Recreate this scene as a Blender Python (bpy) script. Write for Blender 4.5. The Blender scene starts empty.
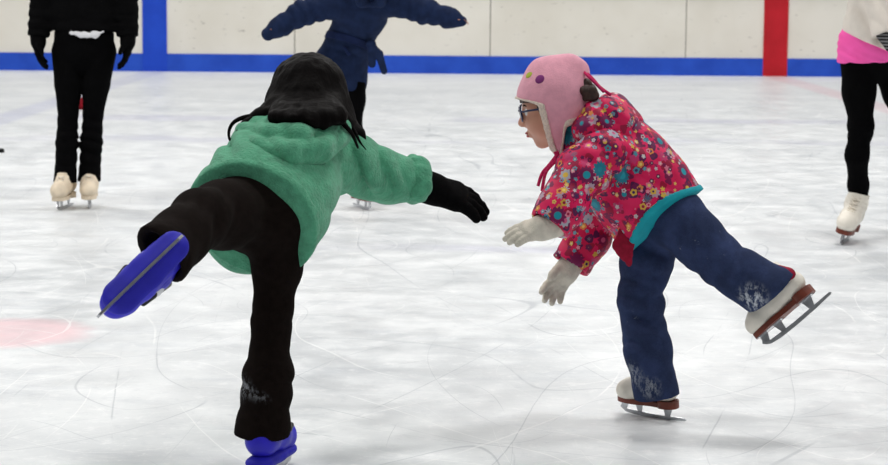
import bpy, math, random
import numpy as np
random.seed(7)
SC = bpy.context.scene
COL = SC.collection
V = lambda *a: np.array(a, dtype=float)
def unit(v):
    v = np.asarray(v, float); return v / (np.linalg.norm(v) + 1e-12)

# ------------------------------------------------------------------ camera
FPX = 2080.0
CAM = V(0, 0, 1.15)
PITCH = math.atan(251.5 / FPX)
ROLL = 0.0079
fw = V(0, math.cos(PITCH), -math.sin(PITCH))
rt0, up0 = V(1, 0, 0), V(0, math.sin(PITCH), math.cos(PITCH))
rt = rt0 * math.cos(ROLL) + up0 * math.sin(ROLL)
up = up0 * math.cos(ROLL) - rt0 * math.sin(ROLL)
def ray(px, py):
    return fw + rt * (px - 444) / FPX - up * (py - 232.5) / FPX
def P(px, py, Y):                     # pixel of the photograph -> point at depth Y
    d = ray(px, py); return CAM + d * (Y / d[1])
def G(px, py):                        # pixel -> point on the ice
    d = ray(px, py); return CAM + d * (-CAM[2] / d[2])

from mathutils import Matrix, Vector
cd = bpy.data.cameras.new('camera'); cam = bpy.data.objects.new('camera', cd); COL.objects.link(cam)
cam.matrix_world = Matrix(((rt[0], up[0], -fw[0], CAM[0]), (rt[1], up[1], -fw[1], CAM[1]),
                           (rt[2], up[2], -fw[2], CAM[2]), (0, 0, 0, 1)))
cd.sensor_width = 36; cd.lens = FPX / 888 * 36
cd.clip_end = 200
cd.dof.use_dof = True; cd.dof.focus_distance = 5.25; cd.dof.aperture_fstop = 11
SC.camera = cam

# ------------------------------------------------------------------ materials
def srgb(r, g, b):
    f = lambda c: (c / 12.92 if c <= .04045 else ((c + .055) / 1.055) ** 2.4)
    return (f(r / 255), f(g / 255), f(b / 255), 1)

class NT:
    def __init__(s, name):
        s.m = bpy.data.materials.new(name); s.m.use_nodes = True
        s.t = s.m.node_tree; s.n = s.t.nodes; s.b = s.n['Principled BSDF']
        s.co = s.n.new('ShaderNodeTexCoord').outputs['Object']
    def link(s, a, b): s.t.links.new(a, b)
    def put(s, sock, v):
        if isinstance(v, bpy.types.NodeSocket): s.link(v, sock)
        else: sock.default_value = v
    def math(s, op, a, b=0.0, c=0.0, clamp=False):
        n = s.n.new('ShaderNodeMath'); n.operation = op; n.use_clamp = clamp
        for i, v in enumerate((a, b, c)): s.put(n.inputs[i], v)
        return n.outputs[0]
    def vmath(s, op, a, b=(0, 0, 0), scale=None):
        n = s.n.new('ShaderNodeVectorMath'); n.operation = op
        s.put(n.inputs[0], a); s.put(n.inputs[1], b)
        if scale is not None: s.put(n.inputs['Scale'], scale)
        return n.outputs['Value'] if op in ('DOT_PRODUCT', 'LENGTH', 'DISTANCE') else n.outputs['Vector']
    def mapping(s, loc=(0, 0, 0), rot=(0, 0, 0), sc=(1, 1, 1), vec=None):
        n = s.n.new('ShaderNodeMapping'); s.put(n.inputs['Vector'], vec or s.co)
        n.inputs['Location'].default_value = loc; n.inputs['Rotation'].default_value = rot
        n.inputs['Scale'].default_value = sc
        return n.outputs[0]
    def noise(s, scale, detail=2, rough=.5, vec=None, dist=0):
        n = s.n.new('ShaderNodeTexNoise'); s.put(n.inputs['Vector'], vec or s.co)
        n.inputs['Scale'].default_value = scale; n.inputs['Detail'].default_value = detail
        n.inputs['Roughness'].default_value = rough; n.inputs['Distortion'].default_value = dist
        return n.outputs['Fac']
    def voro(s, scale, feature='F1', vec=None, rnd=1):
        n = s.n.new('ShaderNodeTexVoronoi'); n.feature = feature; s.put(n.inputs['Vector'], vec or s.co)
        n.inputs['Scale'].default_value = scale; n.inputs['Randomness'].default_value = rnd
        return n
    def ramp(s, fac, a, b, lo=0.0, hi=1.0):
        n = s.n.new('ShaderNodeMapRange'); n.interpolation_type = 'SMOOTHSTEP'
        s.put(n.inputs['Value'], fac)
        n.inputs['From Min'].default_value = a; n.inputs['From Max'].default_value = b
        n.inputs['To Min'].default_value = lo; n.inputs['To Max'].default_value = hi
        return n.outputs[0]
    def mix(s, fac, a, b):
        n = s.n.new('ShaderNodeMix'); n.data_type = 'RGBA'
        s.put(n.inputs[0], fac); s.put(n.inputs[6], a); s.put(n.inputs[7], b)
        return n.outputs[2]
    def bump(s, h, strength, dist=.01):
        n = s.n.new('ShaderNodeBump'); s.put(n.inputs['Height'], h)
        n.inputs['Strength'].default_value = strength; n.inputs['Distance'].default_value = dist
        s.link(n.outputs[0], s.b.inputs['Normal'])
    def fin(s, col, rough=.6, spec=.3, metal=0, sheen=0):
        s.put(s.b.inputs['Base Color'], col); s.put(s.b.inputs['Roughness'], rough)
        s.b.inputs['Specular IOR Level'].default_value = spec
        s.b.inputs['Metallic'].default_value = metal
        s.b.inputs['Sheen Weight'].default_value = sheen
        s.b.inputs['Sheen Roughness'].default_value = .5
        return s.m

def simple(name, c, rough=.6, spec=.3, metal=0, sheen=0, var=.15, vs=20, bs=0, bst=.3, bd=.004):
    t = NT(name); c = srgb(*c)
    dk = tuple(x * (1 - var) for x in c[:3]) + (1,); lt = tuple(min(1, x * (1 + var)) for x in c[:3]) + (1,)
    col = t.mix(t.ramp(t.noise(vs, 4), .3, .7), dk, lt)
    if bs: t.bump(t.noise(bs, 3, .6), bst, bd)
    return t.fin(col, rough, spec, metal, sheen)

M = {}
M['skin'] = simple('skin', (204, 148, 126), .5, .35, var=.06)
M['black_cloth'] = simple('black_cloth', (9, 9, 10), .95, .05, var=.2, bs=120)
M['legging'] = simple('black_legging', (6, 6, 7), .95, .05, var=.15, bs=200, bst=.1)
M['brown_black'] = simple('dark_brown_twill', (22, 17, 15), .95, .05, var=.25, vs=60, bs=260, bst=.25, bd=.002)
M['knit_black'] = simple('black_knit', (8, 8, 9), .95, .05, var=.2, vs=80, bs=300, bst=.5)
M['fleece'] = simple('green_fleece', (86, 162, 128), .95, .1, sheen=.25, var=.13, vs=45, bs=170, bst=.8, bd=.006)
M['pink_fleece'] = simple('pink_fleece', (228, 162, 180), .95, .1, sheen=.2, var=.05, vs=60, bs=220, bst=.4, bd=.003)
M['cream_pile'] = simple('cream_pile', (240, 222, 208), 1, .05, sheen=.3, var=.12, vs=200, bs=260, bst=1, bd=.006)
M['glove_white'] = simple('offwhite_knit', (216, 209, 196), .95, .1, var=.08, vs=60, bs=260, bst=.5)
M['teal'] = simple('teal_binding', (25, 158, 172), .7, .2, var=.08)
M['crimson'] = simple('crimson_lining', (150, 16, 50), .7, .2, var=.2, vs=60)
M['cord'] = simple('magenta_cord', (196, 40, 96), .8, .2, var=.2, vs=200, bs=300)
M['button_green'] = simple('lime_felt', (176, 186, 70), .8, .2)
M['button_purple'] = simple('purple_felt', (128, 54, 118), .8, .2)
M['hair_brown'] = simple('brown_hair', (52, 32, 24), .5, .4, var=.35, vs=90, bs=160, bst=.5)
M['white_leather'] = simple('white_leather', (232, 226, 214), .45, .4, var=.06, vs=25, bs=120, bst=.15)
M['beige_leather'] = simple('beige_leather', (226, 210, 186), .5, .35, var=.12, vs=18, bs=120, bst=.15)
M['brown_sole'] = simple('brown_sole', (112, 50, 34), .45, .4, var=.2, vs=30)
M['steel'] = simple('skate_steel', (190, 192, 196), .3, .5, metal=.9, var=.12, vs=60)
M['lace'] = simple('lace', (226, 218, 204), .9, .1)
M['blue_plastic'] = simple('blue_plastic', (48, 42, 200), .45, .3, var=.15, vs=14, bs=30, bst=.15)
M['blue_sole'] = simple('blue_rubber', (36, 34, 176), .6, .25, var=.15, vs=14, bs=40, bst=.15)
M['buckle'] = simple('black_buckle', (20, 20, 22), .4, .4)
M['grey_buckle'] = simple('grey_buckle', (120, 120, 112), .4, .4)
M['navy_coat'] = simple('navy_cotton', (25, 38, 68), .85, .12, var=.18, vs=24, bs=90, bst=.2)
M['navy_dark'] = simple('navy_belt', (22, 34, 68), .85, .12)
M['white_shirt'] = simple('white_shirt', (226, 226, 230), .8, .15, var=.05)
M['ivory_jacket'] = simple('ivory_jacket', (222, 214, 204), .8, .2, var=.05, vs=16, bs=60, bst=.15)
M['hot_pink'] = simple('hot_pink_jersey', (255, 98, 180), .8, .15, var=.06, vs=14)
M['frame_blue'] = simple('dark_blue_frame', (32, 40, 78), .35, .5)
M['eye_white'] = simple('eye_white', (232, 230, 228), .2, .5, var=.02)
M['iris'] = simple('iris', (48, 32, 24), .15, .5)
M['lip'] = simple('lip', (190, 106, 104), .5, .3, var=.05)
M['brow'] = simple('brow', (58, 38, 30), .8, .1)
M['puck'] = simple('puck_rubber', (16, 16, 17), .7, .2)
M['red_knit'] = simple('dark_red_knit', (128, 22, 34), .9, .1, var=.2)

def lens_mat():
    t = NT('clear_lens'); t.b.inputs['Transmission Weight'].default_value = 1
    t.b.inputs['IOR'].default_value = 1.1
    return t.fin((.95, .97, 1, 1), .02, .5)
M['lens'] = lens_mat()

def hair_mat():
    t = NT('black_hair')
    v = t.mapping(sc=(160, 160, 14))
    n = t.noise(1, 3, .6, vec=v)
    t.bump(n, .6, .004)
    return t.fin(t.mix(n, srgb(4, 3, 3), srgb(13, 9, 9)), .6, .05)
M['hair_black'] = hair_mat()

def frost(t, c, spots, col=(214, 220, 228)):
    pos = t.n.new('ShaderNodeNewGeometry').outputs['Position']
    nz = t.noise(90, 5, .75, vec=t.vmath('MULTIPLY', pos, (1, 1, .6)))
    for pt, rad, amt in spots:
        d = t.vmath('DISTANCE', pos, tuple(pt))
        m = t.math('MULTIPLY', t.ramp(d, rad, rad * .2), t.ramp(nz, .44, .60))
        c = t.mix(t.math('MULTIPLY', m, amt), c, srgb(*col))
    return c
def twill():
    t = NT('dark_brown_twill')
    c = t.mix(t.ramp(t.noise(60, 4), .3, .7), srgb(20, 15, 13), srgb(25, 19, 17))
    c = frost(t, c, [(P(254, 388, 4.72), .05, .5), (P(262, 396, 4.70), .035, .4)])
    t.bump(t.noise(260, 3, .6), .25, .002)
    return t.fin(c, .95, .05)
M['brown_black'] = twill()
def denim():
    t = NT('denim')
    n = t.noise(14, 5, .6); fine = t.noise(420, 2, .7)
    c = t.mix(t.ramp(n, .35, .75), srgb(24, 33, 62), srgb(46, 58, 96))
    c = t.mix(t.math('MULTIPLY', fine, .35), c, srgb(84, 98, 132))
    # frost scuffs from falls: pale flecks
    sn = t.math('MULTIPLY', t.ramp(t.noise(60, 5, .7), .62, .74), t.ramp(t.noise(7, 1), .55, .68))
    c = t.mix(t.math('MULTIPLY', sn, .5), c, srgb(190, 200, 214))
    c = frost(t, c, [(P(752, 300, 5.18), .055, .8), (P(741, 306, 5.18), .04, .6), (P(630, 375, 5.38), .05, .35), (P(650, 388, 5.36), .04, .35)])
    t.bump(fine, .25, .002)
    return t.fin(c, .9, .08)
M['denim'] = denim()

def floral():
    t = NT('floral_nylon')
    N = t.n.new('ShaderNodeNewGeometry').outputs['Normal']
    tan = t.vmath('NORMALIZE', t.vmath('CROSS_PRODUCT', N, (0.13, 0.2, 0.97)))
    bit = t.vmath('CROSS_PRODUCT', N, tan)
    col = t.mix(t.ramp(t.noise(9, 3), .35, .65), srgb(200, 14, 74), srgb(226, 24, 94))
    def layer(col, scale, off, palette, R, petals, centre, seed, keep=1.0):
        vec = t.vmath('ADD', t.co, off)
        v = t.voro(scale, vec=vec, rnd=.8)
        d = t.vmath('SUBTRACT', vec, v.outputs['Position'])
        x = t.vmath('DOT_PRODUCT', d, tan); y = t.vmath('DOT_PRODUCT', d, bit)
        r = v.outputs['Distance']
        ang = t.math('ARCTAN2', y, x)
        rnd = t.n.new('ShaderNodeSeparateColor'); t.link(v.outputs['Color'], rnd.inputs[0])
        ph = t.math('MULTIPLY', rnd.outputs[2], 6.28)
        w = t.math('COSINE', t.math('ADD', t.math('MULTIPLY', ang, petals), ph))
        rad = t.math('MULTIPLY_ADD', w, R * .11, R * .89)
        m = t.ramp(t.math('SUBTRACT', rad, r), -.02, .02)
        m = t.math('MULTIPLY', m, t.math('LESS_THAN', rnd.outputs[1], keep))
        cr = t.n.new('ShaderNodeValToRGB'); cr.color_ramp.interpolation = 'CONSTANT'
        el = cr.color_ramp.elements
        for i, c in enumerate(palette):
            e = el[i] if i < 2 else el.new(i / len(palette))
            e.position = i / len(palette); e.color = srgb(*c)
        t.link(rnd.outputs[0], cr.inputs[0])
        col = t.mix(m, col, cr.outputs[0])
        cc = t.n.new('ShaderNodeValToRGB'); cc.color_ramp.interpolation = 'CONSTANT'
        el = cc.color_ramp.elements
        for i, c in enumerate(centre):
            e = el[i] if i < 2 else el.new(i / len(centre))
            e.position = i / len(centre); e.color = srgb(*c)
        t.link(rnd.outputs[2], cc.inputs[0])
        m2 = t.math('MULTIPLY', t.ramp(t.math('SUBTRACT', R * .42, r), -.02, .02), m)
        return t.mix(m2, col, cc.outputs[0])
    col = layer(col, 40, (3.1, 1.7, .4), [(122, 16, 72), (150, 12, 60), (84, 20, 74), (160, 10, 56)], .56, 3, [(122, 16, 72), (150, 12, 60)], 1, .8)
    col = layer(col, 24, (7.3, .7, 6.1), [(196, 50, 106), (104, 22, 76), (180, 150, 166), (130, 16, 72), (170, 168, 182)], .42, 8,
                [(32, 140, 160), (222, 180, 70), (200, 90, 130)], 4, .7)
    col = layer(col, 38, (1.3, 5.7, 2.4), [(214, 172, 70), (104, 26, 80), (70, 140, 158), (220, 120, 146), (216, 136, 70)], .38, 5,
                [(150, 20, 60), (230, 200, 110), (60, 40, 90)], 3, .6)
    col = layer(col, 60, (.3, 2.7, 4.4), [(226, 140, 160), (226, 190, 100), (196, 188, 194), (96, 150, 170), (100, 22, 74), (100, 22, 74)], .40, 5,
                [(180, 30, 70), (216, 206, 190)], 2, .6)
    col = layer(col, 15, (2.2, 9.1, 3.3), [(206, 120, 150), (34, 120, 142), (150, 24, 84), (120, 22, 78)], .36, 12,
                [(30, 146, 164), (34, 152, 170), (28, 138, 156)], 5, .6)
    t.bump(t.noise(60, 3), .15, .004)
    return t.fin(col, .55, .25)
M['floral'] = floral()

def striped():
    t = NT('striped_knit')
    w = t.n.new('ShaderNodeTexWave'); w.wave_type = 'BANDS'; w.bands_direction = 'Z'
    t.link(t.co, w.inputs['Vector']); w.inputs['Scale'].default_value = 22
    return t.fin(t.mix(t.ramp(w.outputs['Fac'], .45, .55), srgb(22, 22, 24), srgb(120, 120, 122)), .9, .1)
M['striped'] = striped()

BY = 26.05                                  # the boards
XB, XR = P(155, 60, BY)[0], P(775, 60, BY)[0]
SPOT = G(2, 333)
def ice():
    t = NT('ice')
    sep = t.n.new('ShaderNodeSeparateXYZ'); t.link(t.co, sep.inputs[0])
    X, Y = sep.outputs[0], sep.outputs[1]
    cloud = t.noise(.9, 5, .6); cl2 = t.noise(5, 5, .65); grain = t.noise(60, 4, .7)
    fine = t.noise(17, 5, .7); dk = t.noise(2.6, 6, .72, vec=t.mapping((9, 4, 0), (0, 0, .5), (.6, 1.4, 1)))
    c = t.mix(t.ramp(cloud, .3, .7), srgb(211, 215, 218), srgb(229, 232, 234))
    c = t.mix(t.math('MULTIPLY', t.ramp(cl2, .45, .75), .5), c, srgb(244, 246, 247))
    c = t.mix(t.math('MULTIPLY', t.ramp(dk, .50, .72), .5), c, srgb(186, 192, 199))
    c = t.mix(t.math('MULTIPLY', t.ramp(fine, .52, .74), .55), c, srgb(250, 251, 252))
    c = t.mix(t.math('MULTIPLY', t.ramp(fine, .46, .28), .35), c, srgb(186, 192, 198))
    c = t.mix(t.math('MULTIPLY', t.ramp(grain, .55, .8), .5), c, srgb(252, 252, 253))
    # painted lines and the spot, seen through the ice
    br = t.math('MULTIPLY_ADD', cl2, .5, .3)
    def band(x0, hw):
        e = t.math('ABSOLUTE', t.math('SUBTRACT', X, x0))
        e = t.math('ADD', e, t.math('MULTIPLY', t.math('SUBTRACT', cl2, .5), .12))
        return t.math('MULTIPLY', t.ramp(e, hw + .05, hw - .07), br)
    c = t.mix(t.math('MULTIPLY', band(XB, .16), .55), c, srgb(160, 164, 206))
    c = t.mix(t.math('MULTIPLY', band(XR, .16), .55), c, srgb(222, 158, 172))
    dd = t.vmath('DISTANCE', t.co, (SPOT[0], SPOT[1], 0))
    dd = t.math('ADD', dd, t.math('MULTIPLY', t.math('SUBTRACT', cl2, .5), .18))
    c = t.mix(t.math('MULTIPLY', t.ramp(dd, .34, .22), t.math('MULTIPLY', br, .75)), c, srgb(236, 164, 174))
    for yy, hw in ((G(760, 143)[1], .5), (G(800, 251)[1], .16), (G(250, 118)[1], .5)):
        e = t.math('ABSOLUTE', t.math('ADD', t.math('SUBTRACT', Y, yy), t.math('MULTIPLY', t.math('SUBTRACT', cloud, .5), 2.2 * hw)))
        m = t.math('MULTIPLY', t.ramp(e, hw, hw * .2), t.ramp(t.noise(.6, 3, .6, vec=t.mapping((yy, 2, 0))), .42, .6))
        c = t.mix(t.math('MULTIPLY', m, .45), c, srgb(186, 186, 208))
    # skate cuts: thin curved traces, light and dark
    hgt = grain
    def cuts(c, scale, rot, st, loc, width, seed, colr, amt, msk):
        v = t.mapping(loc, (0, 0, rot), st)
        n = t.noise(scale, 0, .5, vec=v, dist=.25)
        n = t.math('ADD', n, t.math('MULTIPLY', t.math('SUBTRACT', t.noise(9, 2), .5), .0016))
        ln = t.ramp(t.math('ABSOLUTE', t.math('SUBTRACT', n, .5)), width, width * .2)
        m = t.ramp(t.noise(1.7, 3, .6, vec=t.mapping(tuple(x + 31.7 for x in loc))), msk, msk + .13)
        f = t.math('MULTIPLY', t.math('MULTIPLY', ln, m), amt)
        return t.mix(f, c, srgb(*colr)), f
    fs = []
    specs = []
    for k in range(24):
        rr = random.Random(100 + k); light = k % 2
        specs.append((rr.uniform(.35, 1.3), rr.uniform(0, 3.1), (1, rr.uniform(.3, .6), 1), (rr.uniform(0, 40), rr.uniform(0, 40), 0),
                      rr.uniform(.0007, .0016), k, (254, 255, 255) if light else (150, 157, 166), (.5 if light else .42), rr.uniform(.38, .48)))
    for s_ in specs:
        c, f = cuts(c, *s_); fs.append(f)
    h = t.math('SUBTRACT', t.math('MULTIPLY', grain, .4), fs[0])
    for f in fs[1:]: h = t.math('SUBTRACT', h, f)
    t.bump(h, .25, .004)
    return t.fin(c, t.ramp(cl2, .3, .7, .28, .5), .4)
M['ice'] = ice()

def boards():
    t = NT('board_plastic')
    c = t.mix(t.ramp(t.noise(1.2, 3), .3, .7), srgb(226, 221, 209), srgb(236, 232, 222))
    sp = t.ramp(t.noise(16, 3, .65, vec=t.mapping(rot=(0, .5, 0), sc=(.6, 1, 1.5))), .66, .74)
    sp2 = t.ramp(t.noise(6, 4, .7, vec=t.mapping((4, 0, 7), sc=(.7, 1, 1.6))), .64, .74)
    sp = t.math('MAXIMUM', sp, t.math('MULTIPLY', sp2, .6))
    sep = t.n.new('ShaderNodeSeparateXYZ'); t.link(t.co, sep.inputs[0])
    msk = t.ramp(t.noise(.7, 2), .35, .6, .25, 1)
    c = t.mix(t.math('MULTIPLY', t.math('MULTIPLY', sp, msk), .6), c, srgb(120, 112, 104))
    return t.fin(c, .5, .3)
M['boards'] = boards()
def scuffed(name, a, b, s):
    t = NT(name)
    c = t.mix(t.ramp(t.noise(3, 4), .3, .7), srgb(*a), srgb(*b))
    sc_ = t.ramp(t.noise(14, 4, .7, vec=t.mapping(sc=(1, 1, 2))), .64, .76)
    c = t.mix(t.math('MULTIPLY', sc_, .3), c, srgb(*s))
    return t.fin(c, .5, .3)
M['kick'] = scuffed('blue_kickplate', (22, 70, 182), (34, 84, 200), (110, 140, 210))
M['blue_paint'] = scuffed('blue_line_paint', (16, 66, 190), (24, 76, 204), (90, 120, 200))
M['red_paint'] = scuffed('red_line_paint', (178, 14, 30), (196, 22, 40), (214, 90, 96))
M['seam'] = simple('dark_seam', (150, 146, 140), .7, .2)

# ------------------------------------------------------------------ mesh helpers
def base_of(parent):
    o = V(0, 0, 0)
    while parent is not None:
        o = o + np.array(parent.location); parent = parent.parent
    return o
def mk(name, verts, faces, mat, parent=None, smooth=True, loc=None):
    me = bpy.data.meshes.new(name)
    o = bpy.data.objects.new(name, me)
    off = base_of(parent)
    if loc is not None and parent is None: o.location = loc; off = np.asarray(loc, float)
    v = np.asarray(verts, float) - off
    me.from_pydata(v.tolist() if len(v) < 2000 else [tuple(x) for x in v], [], faces if isinstance(faces, list) else faces.tolist())
    me.update()
    if smooth: me.polygons.foreach_set('use_smooth', [True] * len(me.polygons))
    for mm in (mat if isinstance(mat, (list, tuple)) else [mat]): me.materials.append(mm)
    COL.objects.link(o)
    if parent is not None: o.parent = parent
    return o

def tube(pts, r, n=8, closed=False):
    pts = [np.asarray(p, float) for p in pts]
    rs = r if isinstance(r, (list, tuple)) else [r] * len(pts)
    vs, fs = [], []; N = None; m = len(pts)
    for i, p in enumerate(pts):
        if closed: t = unit(pts[(i + 1) % m] - pts[i - 1])
        else: t = unit(pts[min(i + 1, m - 1)] - pts[max(i - 1, 0)])
        if N is None: N = unit(np.cross(t, V(.31, .52, .79)))
        N = unit(N - t * N.dot(t)); B = np.cross(t, N)
        for k in range(n):
            a = 2 * math.pi * k / n
            vs.append(p + rs[i] * (math.cos(a) * N + math.sin(a) * B))
    for i in range(m if closed else m - 1):
        j = (i + 1) % m
        for k in range(n):
            fs.append((i * n + k, i * n + (k + 1) % n, j * n + (k + 1) % n, j * n + k))
    if not closed:
        fs.append(tuple(range(n - 1, -1, -1))); fs.append(tuple((m - 1) * n + k for k in range(n)))
    return vs, fs
def join(*parts):
    vs, fs = [], []
    for v, f in parts:
        o = len(vs); vs += list(v); fs += [tuple(i + o for i in q) for q in f]
    return vs, fs
def spline(pts, n=6):
    pts = [np.asarray(p, float) for p in pts]; out = []
    for i in range(len(pts) - 1):
        p0, p1, p2, p3 = pts[max(i - 1, 0)], pts[i], pts[i + 1], pts[min(i + 2, len(pts) - 1)]
        for k in range(n):
            t = k / n
            out.append(.5 * (2 * p1 + (p2 - p0) * t + (2 * p0 - 5 * p1 + 4 * p2 - p3) * t * t + (3 * p1 - p0 - 3 * p2 + p3) * t ** 3))
    out.append(pts[-1]); return out
def prism(poly, axis0, axis1, axis2, o, t0, t1):      # 2D polygon in (axis0, axis1), extruded along axis2
    n = len(poly)
    vs = [o + axis0 * a + axis1 * b + axis2 * t for t in (t0, t1) for a, b in poly]
    fs = [tuple(range(n - 1, -1, -1)), tuple(range(n, 2 * n))]
    fs += [(i, (i + 1) % n, n + (i + 1) % n, n + i) for i in range(n)]
    return vs, fs
def box(x0, x1, y0, y1, z0, z1):
    return prism([(x0, z0), (x1, z0), (x1, z1), (x0, z1)], V(1, 0, 0), V(0, 0, 1), V(0, 1, 0), V(0, 0, 0), y1, y0)

# ------------------------------------------------------------------ solid modeller: smooth blends of tapered limbs, meshed by surface nets
def vnoise(p, seed=0):
    q = np.floor(p).astype(np.int64); f = (p - q).astype(np.float32); f = f * f * (3 - 2 * f)
    def h(i, j, k):
        n = (i * 73856093) ^ (j * 19349663) ^ (k * 83492791) ^ (seed * 2654435)
        n = (n ^ (n >> 13)) * 1274126177 & 0x7fffffff
        n = (n ^ (n >> 16)) & 0xffff
        return (n / 32767.5 - 1).astype(np.float32)
    x, y, z = q[..., 0], q[..., 1], q[..., 2]; fx, fy, fz = f[..., 0], f[..., 1], f[..., 2]
    r = 0
    for a in (0, 1):
        wa = fx if a else 1 - fx
        for b in (0, 1):
            wb = fy if b else 1 - fy
            for c in (0, 1):
                r = r + wa * wb * (fz if c else 1 - fz) * h(x + a, y + b, z + c)
    return r
def smin(a, b, k):
    if k <= 0: return np.minimum(a, b)
    h = np.maximum(k - np.abs(a - b), 0) / k
    return np.minimum(a, b) - h * h * k * .25

class Solid:
    def __init__(s, res=.006):
        s.res = res; s.ops = []; s.folds = []
    def copy(s):
        c = Solid(s.res); c.ops = list(s.ops); c.folds = list(s.folds); return c
    def cap(s, a, b, ra, rb=None, k=.02, flat=None, sub=False):
        s.ops.append(('cap', np.asarray(a, float), np.asarray(b, float), ra, ra if rb is None else rb, k, flat, sub)); return s
    def chain(s, pts, rs, k=.02, flat=None):
        for i in range(len(pts) - 1): s.cap(pts[i], pts[i + 1], rs[i], rs[i + 1], k, flat)
        return s
    def ell(s, c, r, ax=None, k=.02, sub=False):
        s.ops.append(('ell', np.asarray(c, float), np.asarray(r, float), np.eye(3) if ax is None else np.asarray(ax, float), k, sub)); return s
    def cut(s, c, n, R=9.0, k=0.004):
        s.ops.append(('cut', np.asarray(c, float), unit(n), R, k)); return s
    def fn(s, f): s.ops.append(('fn', f)); return s
    def grow(s, d): s.ops.append(('grow', d)); return s
    def fold(s, c, axis, lam, amp, rad, warp=.6, seed=0):
        s.folds.append((np.asarray(c, float), unit(axis), lam, amp, rad, warp, seed)); return s
    def crumple(s, scale, amp, seed=0, st=(1, 1, 1)):
        s.folds.append((None, scale, amp, seed, st)); return s
    def mesh(s):
        lo, hi = V(9e9, 9e9, 9e9), -V(9e9, 9e9, 9e9)
        for o in s.ops:
            if o[0] == 'cap' and not o[7]:
                r = max(o[3], o[4])
                lo = np.minimum(lo, np.minimum(o[1], o[2]) - r); hi = np.maximum(hi, np.maximum(o[1], o[2]) + r)
            if o[0] == 'ell' and not o[5]:
                r = o[2].max(); lo = np.minimum(lo, o[1] - r); hi = np.maximum(hi, o[1] + r)
        res = s.res; lo = lo - 4 * res - .015; hi = hi + 4 * res + .015
        dim = np.ceil((hi - lo) / res).astype(int) + 1
        ax = [lo[i] + res * np.arange(dim[i]) for i in range(3)]
        f = np.full(dim, 1.0, np.float32)
        def sub(l, h):
            return tuple(slice(max(0, int((l[i] - lo[i]) / res)), min(dim[i], int((h[i] - lo[i]) / res) + 2)) for i in range(3))
        def pts(sl):
            return np.stack(np.meshgrid(*[ax[i][sl[i]] for i in range(3)], indexing='ij'), -1)
        full = (slice(None),) * 3
        for o in s.ops:
            if o[0] == 'cap':
                _, a, b, ra, rb, k, flat, sb = o
                r = max(ra, rb) + k + 4 * res
                sl = sub(np.minimum(a, b) - r, np.maximum(a, b) + r); p = pts(sl)
                if p.size == 0: continue
                d = b - a
                pa = p - a
                t = np.clip((pa @ d) / (d @ d + 1e-12), 0, 1)
                q = pa - t[..., None] * d
                if flat is not None:
                    n, w = flat
                    q = q + (q @ n)[..., None] * n * (1 / w - 1)
                dist = (np.sqrt((q * q).sum(-1)) - (ra + (rb - ra) * t)).astype(np.float32)
                f[sl] = -smin(-f[sl], dist, k) if sb else smin(f[sl], dist, k)
            elif o[0] == 'ell':
                _, c, r, A, k, sb = o
                R = r.max() + k + 4 * res
                sl = sub(c - R, c + R); p = pts(sl)
                if p.size == 0: continue
                q = ((p - c) @ A.T)
                k0 = np.sqrt(((q / r) ** 2).sum(-1)); k1 = np.sqrt(((q / r ** 2) ** 2).sum(-1)) + 1e-9
                dist = (k0 * (k0 - 1) / k1).astype(np.float32)
                f[sl] = -smin(-f[sl], dist, k) if sb else smin(f[sl], dist, k)
            elif o[0] == 'cut':
                _, c, n, R, k = o
                sl = sub(c - R, c + R); p = pts(sl) - c
                d = (p @ n).astype(np.float32)
                d = np.where((p * p).sum(-1) < R * R, d, -1)
                f[sl] = -smin(-f[sl], -d, k)
            elif o[0] == 'fn':
                f[full] = o[1](pts(full), f)
            elif o[0] == 'grow':
                f -= o[1]
        if s.folds:
            idx = np.where(np.abs(f) < .03)
            p = np.stack([ax[i][idx[i]] for i in range(3)], -1)
            disp = np.zeros(len(p), np.float32)
            for fo in s.folds:
                if fo[0] is None:
                    _, sc_, amp, seed, st = fo
                    disp += amp * vnoise(p * sc_ * np.asarray(st), seed)
                    continue
                c, n, lam, amp, rad, warp, seed = fo
                q = p - c; w = np.exp(-(q * q).sum(-1) / rad ** 2)
                ph = (q @ n) / lam + warp * vnoise(p / (lam * 2.2), seed)
                a2 = .6 + .4 * vnoise(p / (lam * 1.7), seed + 5)
                disp += (2.3 * amp * w * a2 * (1.5 * (1 - np.abs(np.sin(math.pi * ph))) - .6)).astype(np.float32)
            f[idx] += disp
        return surface_nets(f, lo, res)
    def build(s, name, mat, parent=None, loc=None):
        v, q = s.mesh()
        return mk(name, v, q, mat, parent, loc=loc)

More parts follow.
